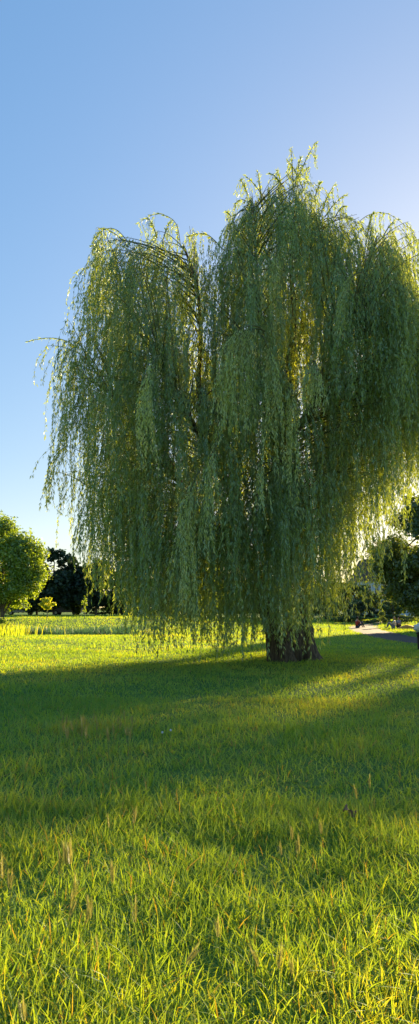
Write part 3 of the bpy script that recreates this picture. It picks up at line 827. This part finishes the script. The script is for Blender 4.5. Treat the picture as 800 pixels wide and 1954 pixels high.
# ------------------------------------------------------------------ people sitting on the far lawn
skin_m = noise_mat('skin', (0.42, 0.26, 0.19), (0.50, 0.32, 0.24), 4, bump=0, rough=.6)
hair_m = noise_mat('dark_hair', (0.015, 0.011, 0.009), (0.03, 0.02, 0.015), 20, bump=.3)
def seated(px, Y, rz, top_m, leg_m, label, hair=hair_m):
    X = at(px, 1160, Y).x
    root = empty('person', (X, Y, gh(X, Y) + 0.02), label, 'person', None, rz)
    # sitting on the ground with knees drawn up, facing +x
    def skin_mesh(name, pts, edges, mat, sub=2, rootv=0):
        me = bpy.data.meshes.new(name); me.from_pydata([p[:3] for p in pts], edges, []); 
        me.materials.append(mat)
        o = bpy.data.objects.new(name, me); COL.objects.link(o); o.parent = root
        md = o.modifiers.new('skin', 'SKIN'); md.use_smooth_shade = True
        for i, p in enumerate(pts):
            r = p[3]; me.skin_vertices[0].data[i].radius = (r, r)
            me.skin_vertices[0].data[i].use_root = (i == rootv)
        s = o.modifiers.new('sub', 'SUBSURF'); s.levels = 1; s.render_levels = sub
        return o
    body = [(0, 0, .13, .13), (-.03, 0, .33, .125), (-.02, 0, .52, .14), (.0, 0, .62, .06), (.02, 0, .68, .055), (.03, 0, .78, .095), (.035, 0, .86, .085),
            (0, .17, .56, .055), (.14, .22, .36, .042), (.36, .14, .34, .034), (.42, .10, .34, .036),
            (0, -.17, .56, .055), (.14, -.22, .36, .042), (.36, -.14, .34, .034), (.42, -.10, .34, .036),
            (.08, .10, .12, .085), (.42, .12, .46, .062), (.56, .12, .10, .045), (.68, .12, .05, .036),
            (.08, -.10, .12, .085), (.42, -.12, .46, .062), (.56, -.12, .10, .045), (.68, -.12, .05, .036)]
    ed = [(0, 1), (1, 2), (2, 3), (3, 4), (4, 5), (5, 6), (2, 7), (7, 8), (8, 9), (9, 10), (2, 11), (11, 12), (12, 13), (13, 14), (0, 15), (15, 16), (16, 17), (17, 18), (0, 19), (19, 20), (20, 21), (21, 22)]
    skin_mesh('body', body, ed, skin_m)
    g_ = .013
    sh = [(0, 0, .14, .14 + g_), (-.03, 0, .33, .135 + g_), (-.02, 0, .52, .15 + g_), (0, .17, .56, .065 + g_), (.12, .21, .39, .05 + g_), (0, -.17, .56, .065 + g_), (.12, -.21, .39, .05 + g_)]
    skin_mesh('shirt', sh, [(0, 1), (1, 2), (2, 3), (3, 4), (2, 5), (5, 6)], top_m)
    tr = [(0, 0, .14, .135 + g_), (.08, .10, .13, .095 + g_), (.42, .12, .46, .07 + g_), (.55, .12, .13, .05 + g_), (.08, -.10, .13, .095 + g_), (.42, -.12, .46, .07 + g_), (.55, -.12, .13, .05 + g_)]
    skin_mesh('trousers', tr, [(0, 1), (1, 2), (2, 3), (0, 4), (4, 5), (5, 6)], leg_m)
    hm = MB(); V = []; F = []
    for i in range(9):
        ph = PI * .68 * i / 8
        for k in range(14):
            th = 2 * PI * k / 14
            front = max(0, math.cos(th)) * (.05 if ph > 1.0 else 0)
            V.append((.02 + math.sin(ph) * math.cos(th) * (.112) - front, math.sin(ph) * math.sin(th) * .105, .80 + math.cos(ph) * .135))
    for i in range(8):
        for k in range(14): F.append((i * 14 + k, i * 14 + (k + 1) % 14, (i + 1) * 14 + (k + 1) % 14, (i + 1) * 14 + k))
    hm.add(V, F).build('hair', hair, root, True)
red_m = noise_mat('red_cloth', (0.42, 0.04, 0.03), (0.55, 0.07, 0.05), 6, bump=.2)
navy_m = noise_mat('navy_cloth', (0.03, 0.04, 0.08), (0.06, 0.07, 0.12), 6, bump=.2)
blue_m = noise_mat('greyblue_cloth', (0.16, 0.19, 0.26), (0.24, 0.27, 0.34), 6, bump=.2)
white_m = noise_mat('white_cloth', (0.55, 0.55, 0.55), (0.68, 0.68, 0.68), 6, bump=.2)
fair_m = noise_mat('fair_hair', (0.30, 0.22, 0.12), (0.42, 0.32, 0.2), 20, bump=.3)
seated(681, 62, 0.4, red_m, navy_m, 'dark-haired person in a red top sitting on the sunlit lawn by the willow fringe')
seated(752, 60, 2.8, white_m, blue_m, 'person in a white top, left one of the pair under the big right tree', fair_m)
seated(761, 60.6, 3.6, blue_m, navy_m, 'person in grey-blue top, right one of the pair under the big right tree')
# orange blanket
ob = MB(); V = []; F = []
for i in range(13):
    for k in range(9):
        a, b = (i / 12 - .5), (k / 8 - .5)
        hgt = .03 + .26 * max(0, 1 - (a * 2) ** 2) * max(0, 1 - (b * 2) ** 2) * (1 + .6 * noise.noise(Vector((a * 7, b * 7, 2))))
        V.append((a * 1.5, b * 1.1, hgt))
for i in range(12):
    for k in range(8): F.append((i * 9 + k, (i + 1) * 9 + k, (i + 1) * 9 + k + 1, i * 9 + k + 1))
bl = ob.add(V, F).build('heap', noise_mat('orange_heap', (0.55, 0.24, 0.05), (0.68, 0.38, 0.10), 5, bump=.3), None, True)  # low orange mound with a rumpled top
bX = at(777, 1160, 59).x
bl.location = (bX, 59, gh(bX, 59) + .02)
tag(bl, 'crumpled orange blanket lying on the lawn right of the seated pair', 'heap')

# ------------------------------------------------------------------ seed heads, dandelion clocks, dry leaf in the grass
stalk_m = leaf_mat('stalk', [(0, (0.12, 0.17, 0.04)), (1, (0.18, 0.20, 0.06))], trans=.3)
head_m = leaf_mat('seed_head', [(0, (0.24, 0.24, 0.08)), (1, (0.36, 0.33, 0.11))], trans_scale=(1.5, 1.4, .9), trans=.5)
def add_tint(o, v=.5):
    a_ = o.data.attributes.new('tint', 'FLOAT', 'FACE'); a_.data.foreach_set('value', np.full(len(o.data.polygons), v, np.float32)); return o
def barley_proto():
    root = bpy.data.objects.new('barley_stalk', None); COL.objects.link(root)
    s = MB().tube([(0, 0, -.02), (.004, 0, .15), (.012, 0, .33)], [.0022, .002, .0015], 5); st = add_tint(s.build('stem', stalk_m, root))
    m = MB(); rr = random.Random(3)
    for k in range(15):
        z = .325 + k * .0048
        for s_ in (-1, 1, 0):
            ang = s_ * 1.9 + rr.uniform(-.3, .3)
            w = .0036 * (1 - (k / 17) ** 2) + .001
            c = Vector((.012 + math.cos(ang) * w, math.sin(ang) * w, z))
            tip = c + Vector((math.cos(ang) * .006, math.sin(ang) * .006, .012)); aw = tip + Vector((math.cos(ang) * .010, math.sin(ang) * .010, .034 + .01 * rr.random()))
            t = Vector((-math.sin(ang), math.cos(ang), 0)) * .0022
            m.add([c - t, c + t, tip + t * .7, tip - t * .7], [(0, 1, 2, 3)])
            m.add([c + t * .6 + Vector((0, 0, .002)), c - Vector((math.cos(ang), math.sin(ang), 0)) * .003, tip, tip + t * .5], [(0, 1, 2, 3)])
            m.add([tip - t * .35, tip + t * .35, aw + t * .12, aw - t * .12], [(0, 1, 2, 3)])
    add_tint(m.build('seed_head', head_m, root))
    return root
bproto = barley_proto(); used = False
def put_barley(px, py, H, label, group, lean=0.06):
    global used
    # py is where the tip of the head shows; solve the distance for a stalk H tall
    a, b, c = ray(px, py); k = (H - EYE) / c; X, Y = a * k, b * k
    sc = H / .44
    if not used: r = bproto; used = True
    else:
        r = bproto.copy(); COL.objects.link(r)
        for ch in bproto.children:
            q = ch.copy(); COL.objects.link(q); q.parent = r
    r.location = (X, Y, gh(X, Y)); r.scale = (sc, sc, sc)
    r.rotation_euler = (rw.gauss(0, lean), rw.gauss(0, lean), rw.uniform(0, 6.28))
    tag(r, label, 'barley stalk', group)
fg = 'wall barley heads in the near grass'
near = [(10, 1628, .46, 'barley stalk with a straw-gold head at the left edge of the near grass'),
        (112, 1630, .44, 'barley stalk with pale head standing just left of the tall close pair'),
        (141, 1609, .47, 'left barley stalk of the tall close pair in the near grass'),
        (154, 1606, .47, 'right barley stalk of the tall close pair, its head leaning right'),
        (212, 1650, .42, 'golden barley stalk to the right of the tall close pair'),
        (126, 1672, .42, 'barley stalk below the tall close pair'),
        (28, 1662, .38, 'short barley stalk beside the one at the left edge'),
        (178, 1718, .40, 'barley stalk with tan head below and right of the tall close pair'),
        (262, 1726, .40, 'bent tan barley stalk farthest right of the near left group')]
for px, py, H, lab in near: put_barley(px, py, H, lab, fg)
for i in range(10):
    put_barley(rw.uniform(20, 790), rw.uniform(1690, 1900), rw.uniform(.26, .36), 'short yellow-green barley stalk among the sunlit blades of the foreground', fg, .2)
for i in range(26):
    px = 108 + 150 * rw.random() ** .9
    put_barley(px, rw.uniform(1352, 1385) + (0 if px < 130 else 8), rw.uniform(.34, .50), 'small pale barley stalk in the taller grass patch halfway to the willow', 'wall barley heads in the taller patch', .1)
for px, py in ((556, 1580), (548, 1610), (575, 1600), (620, 1570), (710, 1480), (690, 1500), (250, 1545), (218, 1560)):
    put_barley(px, py, rw.uniform(.30, .40), 'thin barley stalk at the far edge of the sunlit foreground grass', 'barley stalks between shade and sun', .12)
# dandelion clocks
fluff = noise_mat('dandelion_fluff', (0.6, 0.6, 0.6), (0.8, 0.8, 0.8), 30, bump=0)
for px, py, lab in ((310, 1401, 'white dandelion clock, lower left of the two beside the taller grass patch'), (326, 1397, 'white dandelion clock, upper right of the two beside the taller grass patch')):
    H = .26; a, b, c = ray(px, py); k = (H - EYE) / c; X, Y = a * k, b * k
    root = empty('dandelion', (X, Y, gh(X, Y)), lab, 'flower', 'dandelion clocks in the grass')
    add_tint(MB().tube([(0, 0, -.02), (.005, 0, .12), (0, 0, .25)], .0022, 5).build('stem', stalk_m, root))
    m = MB(); rr = random.Random(int(px))
    for i in range(140):
        d = Vector((rr.gauss(0, 1), rr.gauss(0, 1), rr.gauss(0, 1))).normalized(); e = d.orthogonal().normalized(); f_ = d.cross(e)
        c_ = Vector((0, 0, .255)) + d * .012
        m.add([Vector((0, 0, .255)), Vector((0, 0, .255)) + e * .0008, c_ + e * .0008, c_], [(0, 1, 2, 3)])
        m.add([c_ + e * .003, c_ + f_ * .003, c_ - e * .003, c_ - f_ * .003], [(0, 1, 2, 3)])
    m.build('seed_ball', fluff, root)
# dry brown leaf lying in the grass
a, b, c = ray(667, 1549); k = (.13 - EYE) / c
lf = MB(); V = []; F = []
for i in range(9):
    for j in range(5):
        u = i / 8; v = j / 4 - .5
        w = .09 * math.sin(PI * min(1, u * 1.02 + .02)) * (1 + .25 * math.sin(u * 19))
        V.append(((u - .5) * .12, v * w * 1.1, .03 * math.sin(u * 7) + .05 * abs(v)))
for i in range(8):
    for j in range(4): F.append((i * 5 + j, (i + 1) * 5 + j, (i + 1) * 5 + j + 1, i * 5 + j + 1))
dl = lf.add(V, F).build('dry_leaf', noise_mat('dry_leaf', (0.20, 0.11, 0.08), (0.32, 0.19, 0.14), 30, bump=.3), None, True)
dl.location = (a * k, b * k, .12); dl.rotation_euler = (.5, .2, .4)
tag(dl, 'curled reddish-brown dry leaf caught in the grass at lower right', 'dry leaf')
